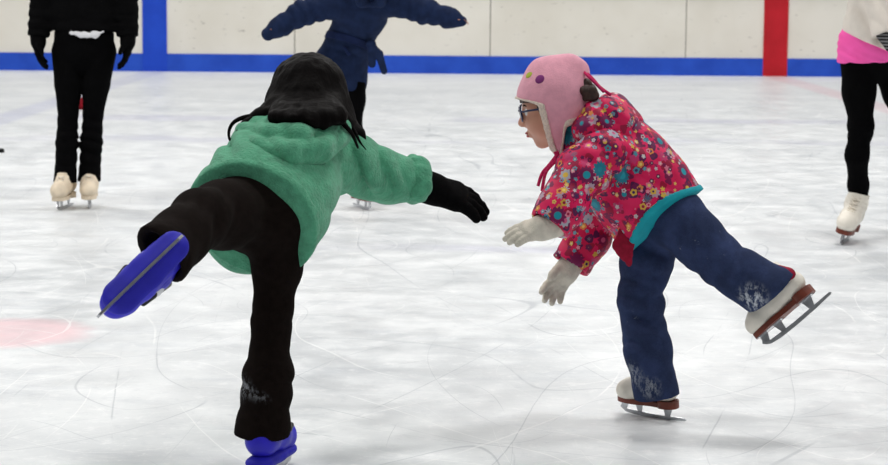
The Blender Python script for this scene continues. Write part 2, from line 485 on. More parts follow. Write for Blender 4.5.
def surface_nets(f, lo, res):
    ins = f < 0
    c = [slice(None, -1), slice(1, None)]
    cnt = np.zeros(tuple(d - 1 for d in f.shape), np.int8)
    for i in (0, 1):
        for j in (0, 1):
            for k in (0, 1): cnt += ins[c[i], c[j], c[k]]
    act = (cnt > 0) & (cnt < 8)
    ids = np.full(act.shape, -1, np.int64); I = np.argwhere(act); ids[act] = np.arange(len(I))
    acc = np.zeros((len(I), 3)); num = np.zeros(len(I))
    corners = [(i, j, k) for i in (0, 1) for j in (0, 1) for k in (0, 1)]
    val = {co: f[I[:, 0] + co[0], I[:, 1] + co[1], I[:, 2] + co[2]].astype(float) for co in corners}
    for a in corners:
        for d in range(3):
            if a[d] == 1: continue
            b = tuple(x + (1 if n == d else 0) for n, x in enumerate(a))
            va, vb = val[a], val[b]; m = (va < 0) != (vb < 0)
            t = np.where(m, va / np.where(m, va - vb, 1), 0)
            pt = np.tile(np.array(a, float), (len(I), 1)); pt[:, d] += t
            acc += pt * m[:, None]; num += m
    verts = lo + res * (I + acc / num[:, None])
    faces = []
    for d in range(3):
        u, w = (d + 1) % 3, (d + 2) % 3
        s0 = [slice(None)] * 3; s1 = [slice(None)] * 3
        s0[d] = slice(None, -1); s1[d] = slice(1, None)
        A, B = ins[tuple(s0)], ins[tuple(s1)]
        ch = np.argwhere(A != B)
        ok = (ch[:, u] > 0) & (ch[:, w] > 0) & (ch[:, u] < f.shape[u] - 1) & (ch[:, w] < f.shape[w] - 1)
        ch = ch[ok]
        flip = A[tuple(ch.T)]
        def cid(du, dw):
            x = ch.copy(); x[:, u] -= du; x[:, w] -= dw; return ids[tuple(x.T)]
        q = np.stack([cid(1, 1), cid(0, 1), cid(0, 0), cid(1, 0)], 1)
        q[~flip] = q[~flip][:, ::-1]
        faces.append(q)
    return verts, np.concatenate(faces)

# ------------------------------------------------------------------ body pieces
def frame(Fd, Ud):                     # rows: right, forward, up
    Fd = unit(Fd); R = unit(np.cross(Fd, Ud)); U = np.cross(R, Fd); return np.array([R, Fd, U])

def add_head(s, c, A, H):
    L = lambda x, y, z: c + H * (A.T @ V(x, y, z))
    e = lambda p, r, k=.03, sub=False: s.ell(L(*p), H * V(*r), A, k * H / .2, sub)
    e((0, -.06, .12), (.37, .45, .38))
    e((0, .10, -.17), (.29, .30, .32), .04)
    s.cap(L(0, .27, -.42), L(0, .27, -.40), .085 * H, k=.02)
    for sx in (-1, 1):
        e((.17 * sx, .22, -.16), (.14, .14, .13), .03)
        e((.15 * sx, .42, .01), (.08, .06, .05), .012, True)
        e((.375 * sx, -.03, -.05), (.035, .085, .12), .008)
        e((.055 * sx, .44, -.15), (.035, .04, .028), .01)
    s.cap(L(0, .385, .02), L(0, .475, -.125), .022 * H, .042 * H, .012)
    e((0, .405, -.265), (.085, .035, .022), .008); e((0, .398, -.31), (.07, .035, .022), .008)

def head_details(root, c, A, H, brow=True):
    L = lambda x, y, z: c + H * (A.T @ V(x, y, z))
    for sx in (-1, 1):
        vs, fs, mi = [], [], []
        n, m = 14, 10; r = .062 * H
        for i in range(m + 1):
            th = math.pi * i / m
            for k in range(n):
                a = 2 * math.pi * k / n
                vs.append(L(.15 * sx, .33, .0) + A.T @ V(r * math.sin(th) * math.cos(a), r * math.cos(th), r * math.sin(th) * math.sin(a)))
        for i in range(m):
            for k in range(n):
                fs.append((i * n + k, i * n + (k + 1) % n, (i + 1) * n + (k + 1) % n, (i + 1) * n + k)); mi.append(1 if i < 2 else 0)
        o = mk('eye', vs, fs, [M['eye_white'], M['iris']], root)
        o.data.polygons.foreach_set('material_index', mi)
        v, f = tube(spline([L(.07 * sx, .385, .08), L(.135 * sx, .375, .095), L(.19 * sx, .335, .08)], 4), .012 * H, 6)
        mk('eyebrow', v, f, M['brow'], root)
    s = Solid(.0018)
    s.ell(L(0, .425, -.268), H * V(.085, .03, .017), A, .003); s.ell(L(0, .418, -.307), H * V(.07, .03, .02), A, .003)
    s.build('lips', M['lip'], root)

def add_hand(s, wrist, D, N, T, L, fat=1.0, curl=(.25, .35, .3), spread=.12, k=.006):
    """palm, four unequal bent fingers, thumb off the side; curls towards N, thumb on side T"""
    D = unit(D); N = unit(N - D * np.dot(N, D)); T = unit(T - D * np.dot(T, D) - N * np.dot(T, N))
    w = np.asarray(wrist, float); r = .058 * L * fat
    offs = [1.5, .5, -.5, -1.5]; lens = [.42, .48, .45, .36]; kn = [.50, .53, .50, .45]
    s.cap(w - D * .06 * L, w + D * .06 * L, .15 * L * fat, .15 * L * fat, k, (N, .75))
    for o, ln, kk in zip(offs, lens, kn):
        K = w + D * kk * L + T * o * .118 * L
        s.cap(w + T * o * .05 * L + D * .02 * L, K, .085 * L * fat, .075 * L * fat, .02 * L / .15)
        d = unit(D + T * o * spread); p = K; segs = [.45 * ln, .32 * ln, .25 * ln]
        ang = 0
        for i, sg in enumerate(segs):
            ang += curl[i]
            dd = d * math.cos(ang) + N * math.sin(ang)
            q = p + dd * sg * L
            s.cap(p, q, r * (1.05 - .08 * i), r * (.97 - .1 * i), k * .6); p = q
    b = w + D * .12 * L + T * .13 * L + N * .03 * L
    m1 = b + unit(D * .7 + T * .65 + N * .2) * .22 * L
    m2 = m1 + unit(D * .9 + T * .35 + N * .3) * .16 * L
    m3 = m2 + unit(D * 1 + T * .1 + N * .35) * .1 * L
    s.chain([b, m1, m2, m3], [r * 1.45, r * 1.15, r * 1.02, r * .9], k)

def torso_axes(J):
    up_ = unit(J['neck'] - J['pel']); right = unit(J['shR'] - J['shL'])
    front = unit(np.cross(up_, right)); return up_, right, front

def body_mesh(J, res=.005, skin='skin'):
    s = Solid(res); g = J['g']; up_, right, front = torso_axes(J)
    # g: girth scale, 1 = child
    fl = (front, .72)
    s.chain([J['pel'], J['pel'] * .5 + J['chest'] * .5, J['chest']], [.080 * g, .072 * g, .084 * g], .04, fl)
    s.chain([J['chest'], J['neck']], [.09 * g, .045 * g], .05, fl)
    A = frame(J['F'], J['U']); H = J['H']
    s.chain([J['neck'], J['head'] + A.T @ V(0, -.08, -.25) * H], [.036 * g, .036 * g], .03)
    add_head(s, J['head'], A, H)
    for q in 'LR':
        s.chain([J['chest'] * .4 + J['neck'] * .6, J['sh' + q], J['el' + q], J['wr' + q]], [.042 * g, .034 * g, .027 * g, .020 * g], .025)
        D, N, T, L, cu, sp = J['hand' + q]
        add_hand(s, J['wr' + q], D, N, T, L * .96, .66, cu, sp)
        kn, an = J['kn' + q], J['an' + q]
        hp = J['hip' + q]
        calf = kn * .68 + an * .32 - np.cross(unit(an - kn), right) * 0
        s.chain([hp, hp * .5 + kn * .5, kn, calf, an], [.058 * g, .046 * g, .034 * g, .032 * g, .023 * g], .03)
        F_, U_ = J['foot' + q]; F_ = unit(F_); U_ = unit(U_)
        s.chain([an - F_ * .02 * g, an - U_ * .035 * g + F_ * .06 * g, an - U_ * .042 * g + F_ * .10 * g], [.028 * g, .024 * g, .019 * g], .02)
    root = s.build('person', M[skin], None, loc=J['base'])
    return root

def skate_origin(ank, F, U, sc):       # blade contact point below an ankle
    return ank - unit(U) * .145 * sc

def skate(root, O, F, U, sc, boot_mat, style='figure', laces=True, hgt=.24, sole_mat='brown_sole'):
    A = frame(F, U)                     # rows right, fwd, up
    W = lambda x, y, z: O + sc * (A.T @ V(y, x, z))      # x fwd, y right, z up
    R_, F_, U_ = A
    s = Solid(.0035 if sc < 1.15 else .005)
    fat = 1.0 if style == 'figure' else 1.05
    s.chain([W(-.045, 0, .102), W(.05, 0, .097), W(.105, 0, .088), W(.128, 0, .083)], [.034 * sc * fat, .036 * sc * fat, .036 * sc * fat, .029 * sc * fat], .02)
    s.chain([W(-.03, 0, .11), W(-.008, 0, .15), W(-.006, 0, hgt)], [.036 * sc * fat, .037 * sc * fat, .041 * sc * fat], .025)
    s.chain([W(.05, 0, .115), W(.01, 0, .15)], [.03 * sc * fat, .036 * sc * fat], .03)
    s.fn(lambda p, f: np.maximum(f, (.056 * sc - ((p - O) @ U_)).astype(np.float32)))
    s.cut(W(0, 0, hgt), U_, .2 * sc)
    s.cap(W(-.006, 0, hgt - .03), W(-.006, 0, hgt + .02), .03 * sc, .034 * sc, .004, None, True)
    s.fold(W(.015, 0, .15), U_, .02 * sc, .0018 * sc, .05 * sc, .5, 3)
    bt = s.build('skate', boot_mat, root)
    # sole
    def outline(wd, x0, x1, n=28, waist=.0):
        pts = []
        for i in range(n):
            a = 2 * math.pi * i / n
            x = (x0 + x1) / 2 + (x1 - x0) / 2 * math.cos(a)
            t = (x - x0) / (x1 - x0)
            w = wd * (.86 + .22 * t - waist * math.exp(-((t - .42) / .16) ** 2))
            pts.append((x * sc, w * sc * (abs(math.sin(a)) ** .7) * (1 if math.sin(a) >= 0 else -1)))
        return pts
    if style == 'figure':
        v = join(prism(outline(.037, -.08, .152, waist=.25), F_, R_, U_, O, (.046 * sc), .062 * sc),
                 prism(outline(.035, -.082, -.012), F_, R_, U_, O, .044 * sc, .070 * sc))
        mk('sole', *v, M[sole_mat], bt, smooth=False)
        z0 = .0
        top = .047
        runner = [(-.118, .008), (-.112, .0045), (-.05, .001), (.03, 0), (.09, .002), (.125, .008), (.138, .016), (.146, .024), (.142, .030), (.128, .026), (.118, .018), (.03, .013), (-.112, .013)]
        posts = [[(.122, .018), (.142, .028), (.138, top), (.112, top), (.112, .04)], [(.060, .012), (.075, .012), (.086, top), (.056, top)],
                 [(-.052, .012), (-.034, .012), (-.026, .045), (-.064, .045)]]
        th = .0022
    else:
        so = Solid(.0032)
        so.chain([W(-.055, 0, .052), W(.03, 0, .052), W(.11, 0, .052)], [.036 * sc, .039 * sc, .041 * sc], .01, (U_, .5))
        so.cap(W(-.06, 0, .036), W(.13, 0, .036), .012 * sc, .012 * sc, .02)
        so.build('sole', M['blue_sole'], bt)
        runner = [(-.080, .006), (-.066, .001), (.03, 0), (.13, .002), (.178, .008), (.184, .018), (.164, .029), (-.078, .029)]
        posts = []; th = .0030
    ps = [prism([(a * sc, b * sc) for a, b in pl], F_, U_, R_, O, -th * sc, th * sc) for pl in [runner] + posts]
    for zz, x0, x1 in (() if style != 'figure' else ((top, .05, .145), (.044, -.07, -.02))):
        ps.append(prism([(x0 * sc, -.016 * sc), (x1 * sc, -.016 * sc), (x1 * sc, .016 * sc), (x0 * sc, .016 * sc)], F_, R_, U_, O, (zz - .003) * sc, (zz + .001) * sc))
    mk('blade', *join(*ps), M['steel'], bt, smooth=False)
    if laces and style == 'figure':
        tb = []
        for i in range(7):
            t = i / 6
            if .128 + .095 * t > hgt - .012: break
            c = V(.080 - .052 * min(1, t * 1.4), 0, .122 + .095 * t)
            hw = .015 + .004 * t
            q = c + V(-.0, 0, .012)
            tb.append(tube([W(c[0] + .006, -hw, c[2]), W(c[0] + .014, 0, c[2] + .006), W(c[0] + .004, hw, c[2] + .012)], .0028 * sc, 6))
            tb.append(tube([W(c[0] + .006, hw, c[2]), W(c[0] + .014, 0, c[2] + .006), W(c[0] + .004, -hw, c[2] + .012)], .0028 * sc, 6))
        mk('laces', *join(*tb), M['lace'], bt)
    if style != 'figure':
        for zz, xx, mm in ((.12, .055, 'buckle'), (.185, .0, 'grey_buckle')):
            for sy in (-1, 1):
                b = Solid(.0025)
                b.cap(W(xx - .012, .042 * sy, zz), W(xx + .016, .040 * sy, zz + .004), .010 * sc, .008 * sc, .003)
                b.build('buckle', M[mm], bt)
    return bt

def person_props(o, label, group=None):
    o['label'] = label; o['category'] = 'person'
    if group: o['group'] = group

# body joints shared by clothes: pants
def trousers(J, mat, parent, seat, legs, res=.006, name='trousers', cuffs=None, folds=(), extra=(), k=.03):
    """legs: {'L': (points, radii), 'R': ...}; the last point is the cuff"""
    s = Solid(res); up_, right, front = torso_axes(J)
    p = J['pel']
    s.chain([p + up_ * seat[1], p], [seat[0], seat[0]], .03, (front, .82))
    for q, (pts, rs) in legs.items():
        s.chain(pts, rs, k)
    for a_, b_, ra_, rb_ in extra: s.cap(a_, b_, ra_, rb_, .018)
    for q, (pts, rs) in legs.items():
        d = unit(pts[-1] - pts[-2])
        if cuffs and q in cuffs: d = unit(cuffs[q])
        s.cut(pts[-1], d, rs[-1] * 2.6)
        ax_ = unit(pts[-1] - pts[-2])
        s.cap(pts[-1] + ax_ * .012, pts[-1] + ax_ * .09, rs[-1] - .017, rs[-1] - .006, .004, None, True)
    for fo in folds: s.fold(*fo)
    return s.build(name, mat, parent)

# ================================================================== THE RINK
def struct(name, v, mat, smooth=False):
    o = mk(name, v[0], v[1], mat, None, smooth); o['kind'] = 'structure'; return o
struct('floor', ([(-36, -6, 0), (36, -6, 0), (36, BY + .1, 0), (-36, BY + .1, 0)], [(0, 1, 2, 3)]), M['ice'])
X0, XS = P(490, 60, BY)[0], 2.44
pan = []
xs = [X0 + XS * i for i in range(-14, 15)]
for a, b in zip(xs[:-1], xs[1:]): pan.append(box(a + .006, b - .006, BY, BY + .03, .0, 1.06))
struct('wall_back', join(*pan), M['boards'])
struct('trim_1', box(xs[0], xs[-1], BY + .022, BY + .06, 0, 1.06), M['seam'])
kz = .222
struct('baseboard_back', box(xs[0], xs[-1], BY - .012, BY, 0, kz), M['kick'])
struct('trim_2', box(xs[0], xs[-1], BY - .03, BY + .12, 1.06, 1.10), M['kick'])
hb = .152
struct('trim_3', box(XB - hb, XB + hb, BY - .0145, BY - .0005, 0.001, 1.06), M['blue_paint'])
struct('trim_4', box(XR - hb, XR + hb, BY - .0145, BY - .0005, 0.001, 1.06), M['red_paint'])

# ================================================================== PERSON IN THE PINK FLORAL JACKET
def pink_girl():
    J = dict(g=.80, H=.205)
    J['pel'] = P(666, 212, 5.43); J['chest'] = P(614, 165, 5.42); J['neck'] = P(578, 133, 5.42)
    J['head'] = P(555, 105, 5.42); J['F'] = V(-.96, .10, -.24); J['U'] = V(-.24, 0, .97)
    J['shL'] = P(592, 152, 5.31); J['elL'] = P(572, 190, 5.25); J['wrL'] = P(549, 226, 5.21)
    J['shR'] = P(596, 158, 5.53); J['elR'] = P(602, 216, 5.55); J['wrR'] = P(570, 266, 5.52)
    J['hipL'] = P(676, 218, 5.36); J['knL'] = P(722, 260, 5.30); J['anL'] = P(776, 282, 5.24)
    J['hipR'] = P(657, 222, 5.48); J['knR'] = P(637, 300, 5.42)
    FR = V(-.78, .60, 0); UR = unit(V(-.13, 0, 1))
    OR = G(657, 418); OR[2] = 0.0
    SCK = .78
    J['anR'] = OR + UR * .145 * SCK
    a, b = P(757, 336, 5.26), P(812, 289, 5.22)          # toe and heel of the raised sole
    FL = unit(a - b); UL = unit(P(772, 285, 5.24) - (a + b) / 2 + V(0, .028, 0)); UL = unit(UL - FL * UL.dot(FL))
    OL = (a + b) / 2 - FL * .036 * SCK - UL * .058 * SCK
    J['anL'] = OL + UL * .15 * SCK
    J['footL'] = (FL, UL); J['footR'] = (FR, UR)
    dl = unit(P(508, 236, 5.19) - J['wrL']); dr = unit(P(547, 298, 5.50) - J['wrR'])
    J['handL'] = (dl, V(.1, .6, -.75), V(-.3, .4, .7), .115, (.12, .25, .2), .06)
    J['handR'] = (dr, V(.3, -.75, -.2), V(-.9, 0, .4), .118, (.12, .22, .2), .20)
    J['base'] = (OR[0], OR[1], 0)
    root = body_mesh(J, .005)
    head_details(root, J['head'], frame(J['F'], J['U']), J['H'])
    person_props(root, 'person in pink floral jacket, jeans and pink earflap hat, bent forward on one skate')
    up_, right, front = torso_axes(J)
    # ---- jeans
    cr = J['anR'] + V(.01, 0, 0)
    trousers(J, M['denim'], root, (.106, .03), {
        'R': ([P(655, 228, 5.47), P(646, 262, 5.45), P(640, 300, 5.43), P(647, 345, OR[1] - .02), P(657, 397, OR[1] - .02)], [.082, .064, .055, .058, .061]),
        'L': ([P(679, 220, 5.37), P(700, 242, 5.33), P(724, 264, 5.29), P(746, 278, 5.26), P(771, 293, 5.235)], [.076, .066, .058, .060, .076])},
        .0055, 'jeans', {'R': V(.16, 0, -1), 'L': V(.68, 0, -.73)}, [
        (P(652, 297, 5.40), V(.25, 0, 1), .055, .008, .07, .5, 1), (P(645, 345, 5.40), V(.5, 0, 1), .08, .005, .09, .8, 2),
        (P(652, 375, 5.38), V(.3, .2, 1), .05, .003, .06, .7, 9),
        (P(725, 255, 5.27), V(1, 0, -.2), .07, .005, .09, .8, 3), (P(740, 275, 5.2), V(1, 0, -.6), .04, .004, .045, .6, 4), (P(690, 240, 5.28), V(1, 0, -.4), .05, .006, .06, .7, 14), (P(630, 285, 5.38), V(.2, 0, 1), .05, .006, .05, .7, 15), (P(640, 330, 5.36), V(.8, 0, 1), .06, .006, .07, .8, 16),
        (P(668, 232, 5.38), V(.4, .3, 1), .05, .006, .07, .8, 5)],
        extra=[(P(640, 293, 5.41), P(652, 299, 5.42), .034, .020), (P(636, 312, 5.41), P(650, 322, 5.42), .030, .018), (P(648, 262, 5.45), P(664, 268, 5.45), .03, .018)])
    # ---- skates
    skate(root, OR, FR, UR, SCK, M['white_leather'], hgt=.20)
    skate(root, OL, FL, UL, SCK * 1.08, M['white_leather'], laces=False, hgt=.19)
    # sock showing above the raised boot
    sk = Solid(.004); sk.chain([P(778, 273, 5.235), P(788, 275, 5.23)], [.021, .020], .01)
    sk.build('sock', M['crimson'], root)
    # ---- jacket
    s = Solid(.005)
    hemc = P(664, 221, 5.42); hn = unit(P(664, 221, 5.42) - P(607, 156, 5.42))
    s.chain([P(586, 132, 5.42), P(604, 152, 5.42), P(626, 176, 5.42), P(652, 207, 5.42), P(676, 234, 5.42)], [.080, .112, .114, .118, .124], .05, (right, .98))
    s.ell(P(622, 196, 5.42), V(.05, .09, .05), k=.05)
    s.ell(P(650, 160, 5.42), V(.07, .10, .05), frame(V(.75, 0, -.6), V(.6, 0, .75)), k=.05)
    def hemcut(p, f):
        q = p - hemc; lat = np.maximum(0, -(q @ right) - .01)
        d = (q @ hn) + 2.6 * lat ** 2 + .10 * np.maximum(0, -(q @ right))
        return np.maximum(f, np.where((q * q).sum(-1) < .09, d, -1).astype(np.float32))
    s.fn(hemcut)
    body = s.copy()
    # sleeves
    arms = Solid(.005)
    for q, rs in (('L', [.066, .062, .056, .055]), ('R', [.062, .060, .056, .054])):
        sh, el, wr = J['sh' + q], J['el' + q], J['wr' + q]
        pts = [sh + V(.03, 0, .0), sh * .45 + el * .55, el * .6 + wr * .4, wr]
        s.chain(pts, rs, .03); d = unit(wr - el)
        s.cut(wr, d, .09); s.cap(wr - d * .03, wr + d * .03, .043, .045, .003, None, True)
        s.fold(sh * .4 + el * .6, d + V(.2, .2, 0), .055, .006, .09, .7, 11)
        s.fold(wr, d, .04, .004, .06, .6, 12)
    s.fold(P(640, 170, 5.33), V(.5, 0, 1), .10, .006, .13, 1., 21)
    s.fold(P(606, 170, 5.30), V(.9, 0, .3), .06, .009, .07, .7, 22)
    s.fold(P(622, 215, 5.35), V(1, 0, -.6), .07, .006, .09, .8, 23)
    s.fold(P(655, 150, 5.37), V(.8, 0, .5), .07, .005, .08, .8, 24)
    jk = s.build('jacket', M['floral'], root)
    # hem binding, on the edge of the jacket
    tb = body.copy(); tb.grow(.0045)
    def band(p, f):
        q = p - hemc; lat = np.maximum(0, -(q @ right) - .01)
        d = (q @ hn) + 2.6 * lat ** 2 + .10 * np.maximum(0, -(q @ right))
        back = ((p - P(662, 180, 5.42)) @ V(.0, 0, 1))
        return np.maximum(f, np.maximum(-(d + .012), d - .004)).astype(np.float32)
    tb.fn(band); tb.build('hem_binding', M['teal'], jk)
    # hood lying bunched behind the neck
    h = Solid(.005)
    h.chain([P(584, 130, 5.33), P(600, 115, 5.35), P(613, 112, 5.42), P(602, 116, 5.50)], [.034, .038, .042, .036], .03)
    h.chain([P(593, 128, 5.32), P(613, 121, 5.35), P(627, 126, 5.42), P(612, 128, 5.50)], [.034, .036, .036, .034], .03)
    h.chain([P(600, 132, 5.33), P(618, 130, 5.36), P(628, 130, 5.42)], [.032, .034, .032], .03)
    h.fold(P(612, 112, 5.35), V(.5, 0, 1), .05, .006, .09, .7, 31)
    h.crumple(40, .003, 32)
    h.build('hood', M['floral'], jk)
    # open front corner of the jacket, hanging with its lining out
    fl = Solid(.0035)
    fl.chain([P(630, 226, 5.35), P(623, 246, 5.34), P(629, 263, 5.33)], [.026, .026, .010], .01, (unit(V(.1, 1, .1)), .3))
    fl.fold(P(625, 245, 5.37), V(1, 0, -.2), .03, .004, .05, .5, 41)
    fl.build('lining', M['crimson'], jk)
    # ---- gloves
    for q in 'LR':
        g_ = Solid(.0028); D, N, T, L, cu, sp = J['hand' + q]
        add_hand(g_, J['wr' + q], D, N, T, L, 1.5, cu, sp)
        g_.cap(J['wr' + q] - D * .02, J['wr' + q] + D * .02, .033, .034, .01)
        g_.build('glove', M['glove_white'], root)
    # ---- hat
    A = frame(J['F'], J['U']); H = J['H']; c = J['head']
    W = lambda x, y, z: c + H * (A.T @ V(x, y, z))
    def hatcut(p):
        q = (p - c) @ A.T / H; x, y, z = q[..., 0], q[..., 1], q[..., 2]
        t = np.clip((z - .05) / .26, 0, 1); t = t * t * (3 - 2 * t)
        c1 = y - (.15 + .48 * t)
        w = np.clip(1 - np.abs(y - .09) / .22, 0, 1); w = w * w * (3 - 2 * w)
        c2 = (-.24 - .40 * w) - z
        return np.maximum(c1, c2) * H
    hs = Solid(.0035)
    hs.ell(W(0, -.03, .12), H * V(.43, .49, .44), A, .02)
    hs.ell(W(0, -.03, -.18), H * V(.41, .34, .50), A, .06)
    hs.cap(W(0, .06, .49), W(0, -.30, .45), .07 * H, .08 * H, .06)
    hs.cap(W(0, -.30, .43), W(0, -.42, .37), .06 * H, .045 * H, .04)
    raw = hs.copy()
    hs.fn(lambda p, f: np.maximum(f, hatcut(p).astype(np.float32)))
    hs.fold(W(.35, -.15, .2), A.T @ V(0, .4, 1), .06, .002, .1, .8, 51)
    hat = hs.build('hat', M['pink_fleece'], root)
    tr = raw.copy(); tr.grow(.004)
    tr.fn(lambda p, f: np.maximum(f, np.maximum(-(hatcut(p) + .011), hatcut(p) - .006)).astype(np.float32))
    tr.crumple(160, .0016, 6)
    tr.build('trim', M['cream_pile'], hat)
    for px, py, m in ((530, 74.5, 'button_green'), (540, 79.5, 'button_purple')):
        # find the hat's near side along this sight line
        d = unit(ray(px, py)); t0 = None
        cs = W(0, -.03, .12); AA = A / (H * V(.43, .49, .44))[:, None]
        o_, dd = AA @ (CAM - cs), AA @ d
        b_, c_, a_ = o_ @ dd, o_ @ o_ - 1, dd @ dd
        disc = b_ * b_ - a_ * c_
        if disc < 0: disc = 0
        pt = CAM + d * ((-b_ - math.sqrt(disc)) / a_)
        n = unit(AA.T @ (AA @ (pt - cs)))
        bt = Solid(.0015); bt.cap(pt - n * .001, pt + n * .001, .013, .013, .001, (n, .3)); bt.build('button', M[m], hat)
    # cords: from the crown seam and from the near ear flap
    v = tube(spline([W(0, -.42, .39), P(592, 78, 5.38), P(600, 87, 5.36), P(611, 95, 5.35)], 6), .0042, 7)
    v2 = tube(spline([W(0, -.42, .37), P(588, 76, 5.36), P(597, 85, 5.35), P(604, 92, 5.34)], 6), .004, 7)
    mk('crown_cord', *v, M['cord'], hat); mk('crown_cord', *v2, M['cord'], hat)
    v = tube(spline([W(-.34, .11, -.55), W(-.34, .13, -.64), P(543, 172, 5.34), P(538, 186, 5.34)], 6), .0045, 7)
    v2 = tube(spline([W(-.34, .09, -.55), W(-.34, .10, -.64), P(546, 172, 5.335), P(542, 191, 5.335)], 6), .0045, 7)
    v3 = tube(spline([W(.34, .11, -.55), W(.34, .13, -.64), P(545, 170, 5.49)], 6), .0045, 7)
    for q_ in (v, v2, v3): mk('tie_cord', *q_, M['cord'], hat)
    # ---- hair: fringe under the brim and a bunch at the back
    hr = Solid(.0035)
    hr.ell(W(0, -.04, .13), H * V(.385, .465, .38), A, .01)
    hr.fn(lambda p, f: np.maximum(f, np.maximum((((p - c) @ A.T / H)[..., 1] - .50) * H, (.12 - ((p - c) @ A.T / H)[..., 2]) * H).astype(np.float32)))
    for sx in (-1, 1):
        hr.chain([W(.28 * sx, .20, .15), W(.325 * sx, .15, .02), W(.325 * sx, .13, -.12)], [.008, .009, .007], .01)
    hr.crumple(120, .002, 8, (1, 1, .3))
    hr.build('hair', M['hair_brown'], root)
    hb_ = Solid(.0035)
    for i in range(9):
        rr = random.Random(i)
        x0, y0 = 586 + rr.uniform(-4, 4), 90 + rr.uniform(-4, 4); dp = 5.38 + rr.uniform(-.05, .06)
        hb_.chain([P(x0 - 5, y0 - 2, dp + .02), P(x0 + 2, y0 - 3, dp), P(x0 + 5, y0 + 2, dp), P(x0 + 1, y0 + 5, dp)], [.012, .013, .011, .007], .006)
    hb_.build('hair_bunch', M['hair_brown'], root)
    # ---- glasses
    parts = []
    for sx in (-1, 1):
        ring = [W(.165 * sx + .125 * math.cos(t), .455 - .12 * abs(.165 * sx + .125 * math.cos(t)), -.005 + .092 * math.sin(t)) for t in [2 * math.pi * i / 24 for i in range(24)]]
        parts.append(tube(ring, .0028, 6, True))
        parts.append(tube([W(.285 * sx, .425, .03), W(.37 * sx, .30, .03), W(.40 * sx, .05, .01), W(.395 * sx, -.05, -.05)], .0028, 6))
    parts.append(tube(spline([W(-.045, .45, .02), W(0, .465, .035), W(.045, .45, .02)], 4), .0025, 6))
    gl = mk('glasses', *join(*parts), M['frame_blue'], root)
    for sx in (-1, 1):
        ls = Solid(.0022)
        cc_ = W(.165 * sx, .455 - .02, -.005)
        ls.ell(cc_, H * V(.12, .012, .088), frame(A.T @ V(-.0 + .12 * sx, 1, 0), A[2]), .001)
        ls.build('lens', M['lens'], gl)
pink_girl()

